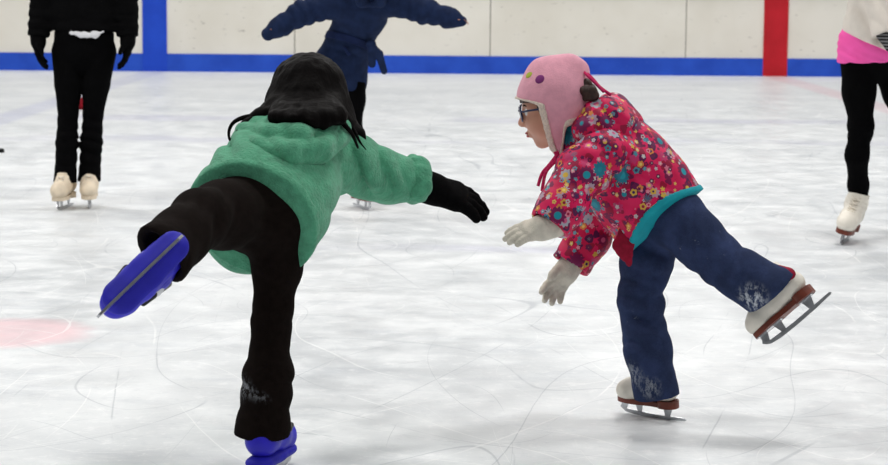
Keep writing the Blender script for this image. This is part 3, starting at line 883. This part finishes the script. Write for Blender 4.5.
# ================================================================== PERSON IN THE GREEN FLEECE
def green_girl():
    J = dict(g=.84, H=.205)
    J['pel'] = P(262, 208, 4.82); J['chest'] = P(292, 158, 4.98); J['neck'] = P(306, 132, 5.08)
    J['head'] = P(310, 102, 5.17); J['F'] = V(.22, .93, -.30); J['U'] = V(.05, .30, .95)
    J['shR'] = P(342, 160, 5.05); J['elR'] = P(388, 178, 5.12); J['wrR'] = P(424, 186, 5.16)
    J['shL'] = P(258, 148, 5.00); J['elL'] = P(222, 195, 5.10); J['wrL'] = P(222, 213, 5.03)
    J['hipL'] = P(242, 214, 4.78); J['knL'] = P(206, 216, 4.57); J['anL'] = P(172, 242, 4.39)
    J['hipR'] = P(280, 222, 4.83); J['knR'] = P(273, 320, 4.785)
    SCK = .92
    FR = V(.25, .96, 0); UR = V(0, 0, 1)
    OR = G(267, 478); OR[2] = 0
    J['anR'] = OR + V(0, 0, .145 * SCK)
    heel, toe = P(178, 241, 4.27), P(112, 304, 4.20)
    FL = unit(toe - heel); UL = V(.22, .95, .12); UL = unit(UL - FL * UL.dot(FL))
    J['anL'] = (heel + toe) / 2 - FL * .032 + UL * .11
    J['footL'] = (FL, UL); J['footR'] = (FR, UR)
    dr = unit(P(490, 207, 5.22) - J['wrR'])
    J['handR'] = (dr, V(0, .5, -.85), V(.35, .85, .3), .19, (.10, .26, .22), .07)
    J['handL'] = (unit(V(-.02, -.05, -1)), V(1, .2, 0), V(.2, 1, 0), .115, (.2, .4, .3), .08)
    J['base'] = (OR[0], OR[1], 0)
    root = body_mesh(J, .005)
    A = frame(J['F'], J['U']); H = J['H']; c = J['head']
    head_details(root, c, A, H)
    person_props(root, 'person in green fleece jacket seen from behind, lifting one blue skate off the ice')
    up_, right, front = torso_axes(J)
    trousers(J, M['brown_black'], root, (.118, .03), {
        'R': ([P(277, 225, 4.82), P(277, 268, 4.81), P(272, 318, 4.785), P(268, 378, OR[1] + .005), P(262, 436, OR[1] - .005)], [.088, .054, .042, .053, .066]),
        'L': ([P(243, 212, 4.78), P(222, 215, 4.66), P(200, 219, 4.54), P(180, 237, 4.43), P(160, 255, 4.33)], [.088, .074, .062, .060, .071])},
        .0055, 'trousers', {'R': V(-.05, 0, -1), 'L': V(-.62, -.55, -.45)}, [
        (P(265, 390, 4.74), V(.4, 0, 1), .07, .006, .10, .8, 1), (P(274, 310, 4.75), V(.3, 0, 1), .06, .004, .08, .8, 2),
        (P(215, 215, 4.50), V(1, .3, -.5), .045, .006, .08, .7, 3), (P(175, 245, 4.33), V(1, .5, -.6), .035, .0025, .06, .6, 4),
        (P(262, 225, 4.72), V(.6, 0, 1), .055, .006, .08, .8, 5)])
    skate(root, OR, FR, UR, SCK, M['blue_plastic'], 'molded')
    mid = (heel + toe) / 2
    OL = mid - FL * .032 - UL * .030
    
    skate(root, OL, FL, UL, SCK, M['blue_plastic'], 'molded')
    sk = Solid(.004); sk.chain([OL + UL * .125 + V(0, 0, -.03), OL + UL * .17 + V(0, 0, -.022)], [.026, .030], .01); sk.build('sock', M['white_shirt'], root)
    # ---- jacket
    s = Solid(.0055)
    hemc = P(254, 217, 4.80); ax = unit(P(292, 158, 4.98) - P(254, 217, 4.80))
    rr = unit(right - ax * right.dot(ax))
    ff = unit(np.cross(ax, rr))
    s.chain([P(247, 228, 4.77), P(262, 205, 4.82), P(280, 176, 4.91), P(290, 155, 5.0)], [.150, .148, .135, .120], .05, (ff, .82))
    s.chain([P(262, 150, 5.02), P(300, 142, 5.04), P(335, 160, 5.04)], [.062, .075, .068], .05)
    s.ell(P(246, 236, 4.93), V(.10, .07, .09), k=.05)
    def hc(p):
        q = p - hemc
        return -(q @ ax) + .25 * (q @ ff) * -1 - .9 * np.maximum(0, np.abs(q @ rr) - .06) ** 2 - .02
    s.fn(lambda p, f: np.maximum(f, np.where(((p - hemc) ** 2).sum(-1) < .12, hc(p), -1).astype(np.float32)))
    body = s.copy()
    sh, el, wr = J['shR'], J['elR'], J['wrR']
    s.chain([P(318, 165, 5.02), sh, sh * .5 + el * .5, el, P(416, 181, 5.15)], [.07, .064, .060, .056, .052], .04)
    d = unit(P(416, 181, 5.15) - el)
    s.cut(P(416, 181, 5.15), d, .1)
    shl, ell_, wrl = J['shL'], J['elL'], J['wrL']
    s.chain([shl, shl * .5 + ell_ * .5, ell_, wrl], [.062, .058, .05, .046], .03)
    s.cut(wrl, unit(wrl - ell_), .08)
    s.fold(P(365, 172, 5.02), V(1, 0, .35), .055, .007, .10, .7, 61)
    s.fold(P(405, 180, 5.06), V(1, 0, .3), .04, .005, .05, .6, 62)
    s.fold(P(325, 195, 4.9), V(.5, 0, 1), .07, .008, .10, .8, 63)
    s.fold(P(250, 165, 4.85), V(.6, 0, 1), .065, .010, .11, .5, 64)
    s.fold(P(285, 205, 4.75), V(.8, .2, -.5), .10, .006, .14, .8, 65)
    s.crumple(22, .003, 66)
    jk = s.build('jacket', M['fleece'], root)
    hb2 = body.copy(); hb2.grow(.0035)
    hb2.fn(lambda p, f: np.maximum(f, np.maximum(-(hc(p) + .020), hc(p) - .003)).astype(np.float32))
    hb2.build('hem', M['fleece'], jk)
    cf = Solid(.0045)
    e2 = P(416, 181, 5.15)
    for k_ in range(14):
        a0, a1 = 2 * math.pi * k_ / 14, 2 * math.pi * (k_ + 1) / 14
        b1 = unit(np.cross(d, V(0, 0, 1))); b2 = np.cross(d, b1)
        wob = lambda a: .042 + .004 * math.sin(3 * a)
        for dx, rad in ((-.012, .017), (.006, .016)):
            cf.cap(e2 + d * dx + (b1 * math.cos(a0) + b2 * math.sin(a0)) * wob(a0), e2 + d * dx + (b1 * math.cos(a1) + b2 * math.sin(a1)) * wob(a1), rad, rad, .012)
    cf.crumple(50, .004, 67)
    cf.build('cuff', M['fleece'], jk)
    # hood lying on the back
    h = Solid(.005)
    h.chain([P(240, 140, 4.90), P(260, 149, 4.825), P(290, 154, 4.80), P(320, 149, 4.845), P(344, 136, 4.95)], [.022, .030, .034, .031, .020], .006)
    h.chain([P(246, 132, 4.93), P(270, 137, 4.86), P(300, 137, 4.84), P(334, 131, 4.94)], [.026, .030, .032, .024], .008)
    h.chain([P(256, 128, 4.98), P(284, 130, 4.93), P(312, 131, 4.93), P(338, 128, 5.02)], [.030, .034, .034, .028], .02)
    h.chain([P(262, 128, 5.02), P(300, 133, 4.98), P(336, 130, 5.05)], [.040, .05, .04], .03)
    h.fold(P(270, 145, 4.83), V(.6, 0, 1), .05, .004, .08, .8, 71); h.fold(P(320, 140, 4.86), V(-.6, 0, 1), .05, .004, .07, .8, 77)
    h.crumple(26, .004, 72)
    h.build('hood', M['fleece'], jk)
    # ---- gloves
    for q in 'LR':
        g_ = Solid(.003); D, N, T, L, cu, sp = J['hand' + q]
        add_hand(g_, J['wr' + q], D, N, T, L, 1.42, cu, sp)
        g_.cap(J['wr' + q] - D * .03, J['wr' + q] + D * .03, .036, .036, .015)
        g_.build('glove', M['knit_black'], root)
    # ---- hair
    W = lambda x, y, z: c + H * (A.T @ V(x, y, z))
    hr = Solid(.0045)
    hr.ell(W(0, -.06, .14), H * V(.455, .52, .44), A, .02)
    hr.fn(lambda p, f: np.maximum(f, ((((p - c) @ A.T / H)[..., 1] - .22 - np.clip((((p - c) @ A.T / H)[..., 2] - .1) * 1.2, -.12, .4)) * H).astype(np.float32)))
    hr.chain([P(296, 84, 5.10), P(288, 102, 5.06), P(278, 118, 5.02), P(264, 124, 5.0)], [.055, .050, .036, .012], .03)
    hr.chain([P(309, 85, 5.08), P(308, 106, 5.04), P(303, 122, 5.0)], [.07, .058, .034], .03)
    hr.chain([P(324, 85, 5.10), P(331, 106, 5.07), P(341, 122, 5.04), P(356, 134, 5.03)], [.05, .040, .024, .010], .03)
    hr.chain([P(278, 108, 5.03), P(262, 117, 4.99), P(246, 121, 4.97)], [.026, .020, .010], .02)
    hr.chain([P(336, 95, 5.10), P(346, 116, 5.07), P(358, 134, 5.04), P(364, 146, 5.03)], [.024, .017, .012, .006], .02)
    for i in range(10):
        rr_ = random.Random(i + 40); x = 272 + 8 * i + rr_.uniform(-3, 3)
        hr.chain([P(309 + (x - 309) * .6, 94, 5.06), P(x, 116, 4.985 + .001 * abs(x - 305)), P(x + (x - 306) * .1, 122 + rr_.uniform(-1, 5), 4.945 + .0015 * abs(x - 305))], [.022, .013, .005], .01)
    for x, b_, c_ in ((276, 2, -5), (283, 3, -4), (290, 1, -3), (297, -1, -4), (304, 3, -1), (310, 2, 2), (316, -1, 5), (321, 1, 7), (326, 0, 4), (331, 2, 1), (337, 3, 1)):
        hr.chain([P(309 + (x - 309) * .85, 104, 5.02 + .0004 * abs(x - 309)), P(x, 113, 4.89 + .0010 * abs(x - 305)), P(x + (x - 309) * .08 + 1, 117, 4.85 + .0014 * abs(x - 300)),
                  P(x + (x - 309) * .12 + b_, 121 + c_, 4.83 + .0016 * abs(x - 300))], [.02, .015, .011, .003], .022)
    hr.crumple(70, .003, 74, (1, 1, .15))
    hair = hr.build('hair', M['hair_black'], root)
    st = []
    for i, (pts, r) in enumerate([
        ([P(262, 116, 5.0), P(246, 117, 4.97), P(234, 122, 4.95), P(229, 131, 4.94), P(230, 140, 4.93), P(234, 136, 4.92)], .007),
        ([P(262, 119, 5.0), P(246, 123, 4.95), P(238, 132, 4.91), P(231, 146, 4.88), P(226, 158, 4.86)], .009),
        ([P(258, 121, 5.0), P(246, 127, 4.94), P(239, 140, 4.90), P(230, 152, 4.87)], .010),
        ([P(265, 117, 5.0), P(248, 120, 4.96), P(240, 128, 4.93), P(236, 143, 4.90)], .010),
        ([P(345, 118, 5.04), P(354, 130, 5.02), P(360, 142, 5.0), P(366, 150, 5.0)], .006),
        ([P(336, 110, 5.02), P(344, 124, 4.93), P(352, 134, 4.93), P(358, 148, 4.95)], .009),
        ([P(330, 120, 4.99), P(328, 132, 4.93), P(318, 140, 4.89)], .004)]):
        sp = spline(pts, 5); n = len(sp)
        st.append(tube(sp, [r * (1 - .75 * k / n) for k in range(n)], 7))
    for q_ in st: mk('hair_lock', *q_, M['hair_black'], hair)
green_girl()
# ================================================================== SKATERS FURTHER OFF
def standing(J):
    return body_mesh(J, .008)

def black_skater():
    Y = 10.55
    J = dict(g=1.16, H=.225)
    J['pel'] = P(84, 44, Y); J['chest'] = P(86, -25, Y); J['neck'] = P(86, -82, Y)
    J['head'] = P(86, -112, Y - .04); J['F'] = V(0, -1, -.05); J['U'] = V(0, -.05, 1)
    J['shR'] = P(54, -68, Y); J['elR'] = P(43, -14, Y + .02); J['wrR'] = P(38, 36, Y - .04)
    J['shL'] = P(118, -68, Y); J['elL'] = P(126, -14, Y + .02); J['wrL'] = P(128, 36, Y - .04)
    J['hipR'] = P(69, 52, Y); J['knR'] = P(68, 116, Y - .03)
    J['hipL'] = P(99, 52, Y); J['knL'] = P(93, 116, Y - .02)
    SK = 1.12
    OR, OL = G(66, 208), G(90, 206.5)
    J['anR'] = OR + V(0, 0, .145 * SK); J['anL'] = OL + V(0, 0, .145 * SK)
    F = V(-.10, -1, 0); F2 = V(.12, -1, 0)
    J['footR'] = (F, V(0, 0, 1)); J['footL'] = (F2, V(0, 0, 1))
    J['handR'] = (V(.05, -.05, -1), V(1, 0, 0), V(.1, -1, 0), .17, (.2, .35, .3), .06)
    J['handL'] = (V(-.05, -.05, -1), V(-1, 0, 0), V(-.1, -1, 0), .17, (.2, .35, .3), .06)
    J['base'] = ((OR[0] + OL[0]) / 2, (OR[1] + OL[1]) / 2, 0)
    root = standing(J); A = frame(J['F'], J['U']); H = J['H']; c = J['head']
    head_details(root, c, A, H)
    person_props(root, 'person standing in black jacket and black leggings with black gloves near the blue post stripe')
    up_, right, front = torso_axes(J)
    lg = {}
    for q, x in (('R', 1), ('L', -1)):
        hp, kn, an = J['hip' + q], J['kn' + q], J['an' + q]
        cuff = an + V(0, -.014, -.145 * SK + .130)
        lg[q] = ([hp, hp * .5 + kn * .5, kn, kn * .6 + cuff * .4, cuff * .85 + kn * .15, cuff], [.088, .070, .050, .055, .053, .060])
    fo = []
    for q in 'RL':
        fo += [(J['an' + q] + V(0, -.05, .16), V(.2, 0, 1), .05, .008, .10, .5, 3), (J['kn' + q] + V(0, -.05, 0), V(.2, 0, 1), .07, .004, .08, .7, 4)]
    trousers(J, M['legging'], root, (.150, .04), lg, .007, 'leggings', {'R': V(0, 0, -1), 'L': V(0, 0, -1)}, fo, k=.012)
    for O, f in ((OR, F), (OL, F2)): skate(root, O, f, V(0, 0, 1), SK, M['beige_leather'], hgt=.165, sole_mat='beige_leather')
    s = Solid(.007)
    hem = P(85, 31, Y)
    s.chain([hem + V(0, 0, -.08), P(85, 8, Y), P(85, -25, Y), P(86, -62, Y), P(86, -80, Y)], [.178, .172, .172, .15, .075], .06, (front, .68))
    s.cut(hem, V(0, 0, -1), .35)
    for q in 'RL':
        sh, el, wr = J['sh' + q], J['el' + q], J['wr' + q]
        s.chain([sh, el, wr], [.075, .062, .052], .04)
        s.cut(wr, unit(wr - el), .09)
        s.fold(el, V(0, 0, 1), .07, .007, .13, .6, 5); s.fold(wr + V(0, 0, .08), V(0, 0, 1), .045, .006, .07, .6, 6)
    s.fold(hem, V(0, .1, 1), .06, .007, .2, .6, 7)
    jk = s.build('jacket', M['black_cloth'], root)
    sh_ = Solid(.006)
    hc_ = P(86, 33.5, Y - .02)
    sh_.chain([hc_ + V(-.055, -.100, 0.006), hc_ + V(.0, -.108, -.004), hc_ + V(.06, -.100, -.004), hc_ + V(.10, -.085, .012)], [.010, .013, .015, .007], .015)
    sh_.fold(hc_, V(1, 0, .4), .05, .004, .2, .5, 8)
    sh_.build('shirt', M['white_shirt'], root)
    for q in 'RL':
        g_ = Solid(.004); D, N, T, L, cu, sp = J['hand' + q]
        add_hand(g_, J['wr' + q], D, N, T, L, 1.25, cu, sp)
        g_.cap(J['wr' + q] - unit(D) * .05, J['wr' + q] + unit(D) * .03, .037, .038, .02)
        g_.build('glove', M['knit_black'], root)
    hair_simple(root, c, A, H, 'hair_black')

def hair_simple(root, c, A, H, mat, long_=.5):
    W = lambda x, y, z: c + H * (A.T @ V(x, y, z))
    hr = Solid(.006)
    hr.ell(W(0, -.08, .14), H * V(.42, .50, .43), A, .02)
    hr.fn(lambda p, f: np.maximum(f, ((((p - c) @ A.T / H)[..., 1] - .08 - np.clip((((p - c) @ A.T / H)[..., 2] - .1) * 1.4, -.1, .4)) * H).astype(np.float32)))
    hr.chain([W(0, -.3, .1), W(0, -.38, -.3), W(0, -.36, -.3 - long_)], [.3 * H, .25 * H, .1 * H], .04, (A[1], .7))
    hr.crumple(60, .003, 3, (1, 1, .2))
    hr.build('hair', M[mat], root)

def pink_hem_skater():
    Y = 9.2
    J = dict(g=1.12, H=.22)
    J['pel'] = P(880, 44, Y); J['chest'] = P(890, -45, Y - .06); J['neck'] = P(886, -112, Y - .12)
    J['head'] = P(884, -146, Y - .17); J['F'] = V(-.15, -1, -.15); J['U'] = V(0, -.15, 1)
    J['shR'] = P(858, -96, Y - .1); J['elR'] = P(870, -28, Y - .14); J['wrR'] = P(883, 34, Y - .20)
    J['shL'] = P(922, -96, Y - .1); J['elL'] = P(945, -30, Y - .05); J['wrL'] = P(975, 20, Y - .2)
    J['hipR'] = P(862, 58, Y); J['knR'] = P(860, 128, Y - .02)
    J['hipL'] = P(889, 58, Y + .02); J['knL'] = P(912, 128, Y + .12); J['anL'] = P(942, 172, Y + .50)
    SK = 1.18
    OR = G(845, 241.5)
    FR = V(-.34, -.94, 0); UR = unit(V(.30, 0.08, 1))
    J['anR'] = OR + UR * .145 * SK
    FL = unit(V(.25, -.45, -.85)); UL = unit(V(-.3, -.75, .35))
    J['footR'] = (FR, UR); J['footL'] = (FL, UL)
    J['handR'] = (unit(P(902, 54, Y - .25) - J['wrR']), V(.4, .5, -.3), V(.6, -.5, .6), .14, (.2, .35, .3), .06)
    J['handL'] = (V(.6, -.3, -.5), V(0, 0, -1), V(-.3, -.9, 0), .165, (.2, .35, .3), .06)
    J['base'] = (OR[0], OR[1], 0)
    root = standing(J); A = frame(J['F'], J['U']); H = J['H']; c = J['head']
    head_details(root, c, A, H)
    person_props(root, 'person in ivory jacket, hot pink hem and black leggings, on one white skate')
    up_, right, front = torso_axes(J)
    lg = {}
    cu = J['anR'] + UR * .035
    lg['R'] = ([P(860, 60, Y), P(859, 92, Y), P(861, 128, Y - .022), P(857, 155, Y - .005), cu * .7 + P(857, 155, Y) * .3, cu], [.088, .070, .052, .049, .043, .041])
    cl = J['anL'] + unit(J['knL'] - J['anL']) * .07
    lg['L'] = ([P(889, 60, Y + .02), J['hipL'] * .5 + J['knL'] * .5, J['knL'], J['knL'] * .5 + cl * .5, cl], [.088, .074, .056, .052, .043])
    trousers(J, M['legging'], root, (.150, .04), lg, .007, 'leggings', None, [(J['knR'], V(0, 0, 1), .06, .003, .08, .7, 4)])
    skate(root, OR, FR, UR, SK, M['white_leather'], hgt=.195)
    skate(root, J['anL'] - UL * .145 * SK, FL, UL, SK, M['white_leather'])
    s = Solid(.007)
    s.chain([P(878, 66, Y), P(880, 44, Y), P(886, 26, Y - .02)], [.178, .172, .11], .05, (front, .72))
    hm = P(862, 62, Y)
    s.cut(hm, V(.05, 0, -1), .6)
    s.fold(P(862, 48, Y - .1), V(.5, 0, 1), .035, .0045, .16, .5, 5)
    s.build('shirt', M['hot_pink'], root)
    s = Solid(.007)
    s.chain([P(886, 62, Y), P(888, 25, Y - .02), P(893, -10, Y - .03), P(890, -50, Y - .06), P(886, -92, Y - .1), P(886, -110, Y - .12)], [.196, .180, .165, .165, .14, .07], .06, (front, .74))
    s.cut(P(865, 43, Y), unit(V(-.40, 0, -.91)), .6)
    for q in 'RL':
        sh, el, wr = J['sh' + q], J['el' + q], J['wr' + q]
        s.chain([sh, el, wr], [.072, .060, .048], .03); s.cut(wr, unit(wr - el), .08)
        s.fold(el, unit(wr - sh), .07, .006, .13, .6, 6)
    s.fold(P(875, 10, Y - .12), V(.7, 0, .6), .07, .006, .15, .7, 7)
    s.build('jacket', M['ivory_jacket'], root)
    for q in 'RL':
        g_ = Solid(.004); D, N, T, L, cu, sp = J['hand' + q]
        add_hand(g_, J['wr' + q], D, N, T, L, 1.25, cu, sp)
        g_.build('glove', M['striped'], root)
    hair_simple(root, c, A, H, 'hair_brown')

def navy_girl():
    Y = 10.6
    J = dict(g=.92, H=.21)
    J['pel'] = P(346, 62, Y); J['chest'] = P(360, 18, Y - .12); J['neck'] = P(368, -8, Y - .26)
    J['head'] = P(374, -34, Y - .34); J['F'] = V(.15, -1, -.1); J['U'] = V(.12, -.1, 1)
    J['shR'] = P(338, 4, Y - .2); J['elR'] = P(302, 13, Y - .22); J['wrR'] = P(281, 26, Y - .22)
    J['shL'] = P(392, 2, Y - .2); J['elL'] = P(424, 11, Y - .22); J['wrL'] = P(450, 18, Y - .22)
    J['hipL'] = P(353, 70, Y); J['knL'] = P(352, 130, Y - .04)
    J['hipR'] = P(335, 66, Y + .05); J['knR'] = P(328, 88, Y + .38); J['anR'] = P(326, 98, Y + .72)
    SK = 1.08
    OL = G(361, 208)
    FL = V(.35, -.93, 0)
    J['anL'] = OL + V(0, 0, .145 * SK)
    FR = unit(V(-.1, .5, -.8)); UR = unit(V(0, -.85, -.5)); UR = unit(UR - FR * UR.dot(FR))
    J['footL'] = (FL, V(0, 0, 1)); J['footR'] = (FR, UR)
    J['handR'] = (V(-1, 0, -.25), V(0, -.3, -1), V(0, -1, .2), .11, (.2, .35, .3), .02)
    J['handL'] = (V(1, 0, -.12), V(0, -.3, -1), V(0, -1, .2), .11, (.2, .35, .3), .02)
    J['base'] = (OL[0], OL[1], 0)
    root = standing(J); A = frame(J['F'], J['U']); H = J['H']; c = J['head']
    head_details(root, c, A, H)
    person_props(root, 'person in a belted navy coat with arms spread wide, skating behind the green jacket')
    up_, right, front = torso_axes(J)
    cl = J['anL'] + V(0, 0, .08)
    lg = {'L': ([P(352, 72, Y), P(352, 100, Y - .02), J['knL'], J['knL'] * .5 + cl * .5, cl], [.078, .064, .048, .048, .044]),
          'R': ([J['hipR'], J['hipR'] * .5 + J['knR'] * .5, J['knR'], J['knR'] * .5 + J['anR'] * .5, J['anR']], [.075, .064, .050, .046, .044])}
    trousers(J, M['legging'], root, (.10, .03), lg, .007, 'trousers', None, [])
    skate(root, OL, FL, V(0, 0, 1), SK, M['beige_leather'])
    skate(root, J['anR'] - UR * .145 * SK, FR, UR, SK, M['beige_leather'])
    s = Solid(.006)
    s.chain([P(340, 102, Y + .02), P(339, 70, Y), P(350, 40, Y - .06), P(361, 14, Y - .14), P(368, -4, Y - .24)], [.135, .136, .108, .125, .075], .05, (front, .78))
    s.ell(P(335, 75, Y + .16), V(.09, .2, .11), k=.08)
    s.cut(P(352, 91, Y), unit(V(.10, 0, -1)), .45)
    torso = s.copy()
    for q in 'RL':
        sh, el, wr = J['sh' + q], J['el' + q], J['wr' + q]
        s.chain([J['neck'] * .4 + J['chest'] * .6, sh, el, wr, wr + unit(wr - el) * (.075 if q == 'R' else .06)], [.07, .068, .060, .048, .034 if q == 'R' else .026], .03)
        s.fold(el, unit(wr - sh), .06, .006, .15, .6, 6); s.fold(wr, unit(wr - sh), .035, .004, .05, .6, 9)
    s.fold(P(350, 45, Y - .12), V(.4, 0, 1), .05, .005, .09, .6, 7)
    s.fold(P(340, 75, Y - .1), V(1, 0, .3), .08, .006, .14, .7, 8)
    coat = s.build('coat', M['navy_coat'], root)
    b = torso.copy(); b.grow(.006)
    cb = P(351, 42, Y - .06)
    b.fn(lambda p, f: np.maximum(f, (np.abs((p - cb) @ unit(V(.30, .15, 1))) - .018)).astype(np.float32))
    b.build('belt', M['navy_dark'], coat)
    k_ = Solid(.004)
    kn = P(371, 44, Y - .17)
    k_.ell(kn, V(.026, .02, .024), k=.01)
    k_.chain([kn, P(372, 52, Y - .19), P(372, 64, Y - .18)], [.016, .022, .020], .01, (V(0, 1, 0), .4))
    k_.chain([kn, P(379, 54, Y - .19), P(384, 71, Y - .19)], [.016, .020, .018], .01, (V(0, 1, 0), .4))
    k_.build('belt_knot', M['navy_coat'], coat)
    col = Solid(.005)
    col.chain([P(358, -6, Y - .33), P(362, 2, Y - .30), P(372, 5, Y - .28)], [.03, .028, .012], .01)
    col.chain([P(382, -6, Y - .33), P(380, 2, Y - .30), P(373, 5, Y - .28)], [.03, .028, .012], .01)
    col.build('collar', M['navy_coat'], coat)
    for x0, y0, x1, y1 in ((352, 3, 358, 7), (345, 48, 349, 54)):
        pk = Solid(.004)
        pk.cap(P(x0, y0, Y - .245 if y0 < 20 else Y - .163), P(x1, y1, Y - .25 if y0 < 20 else Y - .166), .010, .010, .003)
        pk.build('pocket_flap', M['navy_dark'], coat)
    hair_simple(root, c, A, H, 'hair_black')

def hat_mat(): pass
black_skater(); pink_hem_skater(); navy_girl()

# ================================================================== SMALL THINGS ON THE ICE
def puck():
    g0 = G(-1.5, 152.5); n = 40; vs, fs = [], []
    prof = [(0, .0), (.034, 0), (.038, .003), (.038, .022), (.034, .025), (0, .025)]
    for r, z in prof:
        for k in range(n): a = 2 * math.pi * k / n; vs.append(V(g0[0] + r * math.cos(a), g0[1] + r * math.sin(a), z))
    for i in range(len(prof) - 1):
        for k in range(n): fs.append((i * n + k, i * n + (k + 1) % n, (i + 1) * n + (k + 1) % n, (i + 1) * n + k))
    o = mk('puck', vs, fs, M['puck'], None, True, loc=(g0[0], g0[1], 0))
    o['label'] = 'black puck lying on the ice at the left edge'; o['category'] = 'puck'
puck()
def dropped_glove():
    w = G(82, 109.5); L = .20
    s = Solid(.006)
    w = w + V(0, 0, .045)
    add_hand(s, w, V(-1, .1, -.06), V(0, 0, -1), V(0, -1, 0), L, 1.35, (.1, .1, .1), .1)
    s.cap(w + V(.06, 0, .035), w, .058, .05, .02)
    s.fn(lambda p, f: np.maximum(f, (.001 - p[..., 2])).astype(np.float32))
    o = s.build('glove', M['red_knit'], None, loc=(w[0], w[1], 0))
    o['label'] = 'dark red glove lying on the ice beyond the legs of the skater in black'; o['category'] = 'glove'
    t = Solid(.006)
    for k in range(3): t.cap(w + V(-.165, -.02 + .035 * k, -.026), w + V(-.19, -.02 + .035 * k, -.028), .016, .014, .01)
    t.build('fingertips', M['knit_black'], o)
dropped_glove()

# ================================================================== LIGHT
w = bpy.data.worlds.new('world'); SC.world = w; w.use_nodes = True
bg = w.node_tree.nodes['Background']; bg.inputs[0].default_value = (.90, .95, 1, 1); bg.inputs[1].default_value = .12
for x in (-10, -4, 2, 8):
    for y, e in ((1, 110), (7, 220), (13, 200), (19, 165), (25, 165)):
        ld = bpy.data.lights.new('ceiling_lamp', 'AREA'); ld.shape = 'RECTANGLE'; ld.size = 1.6; ld.size_y = .8
        ld.energy = e; ld.color = (1, .98, .95)
        lo_ = bpy.data.objects.new('ceiling_lamp', ld); lo_.location = (x, y, 7.0); COL.objects.link(lo_)
vs_ = SC.view_settings
vs_.view_transform = 'Standard'; vs_.look = 'None'; vs_.exposure = -.14; vs_.gamma = 1; vs_.use_curve_mapping = False
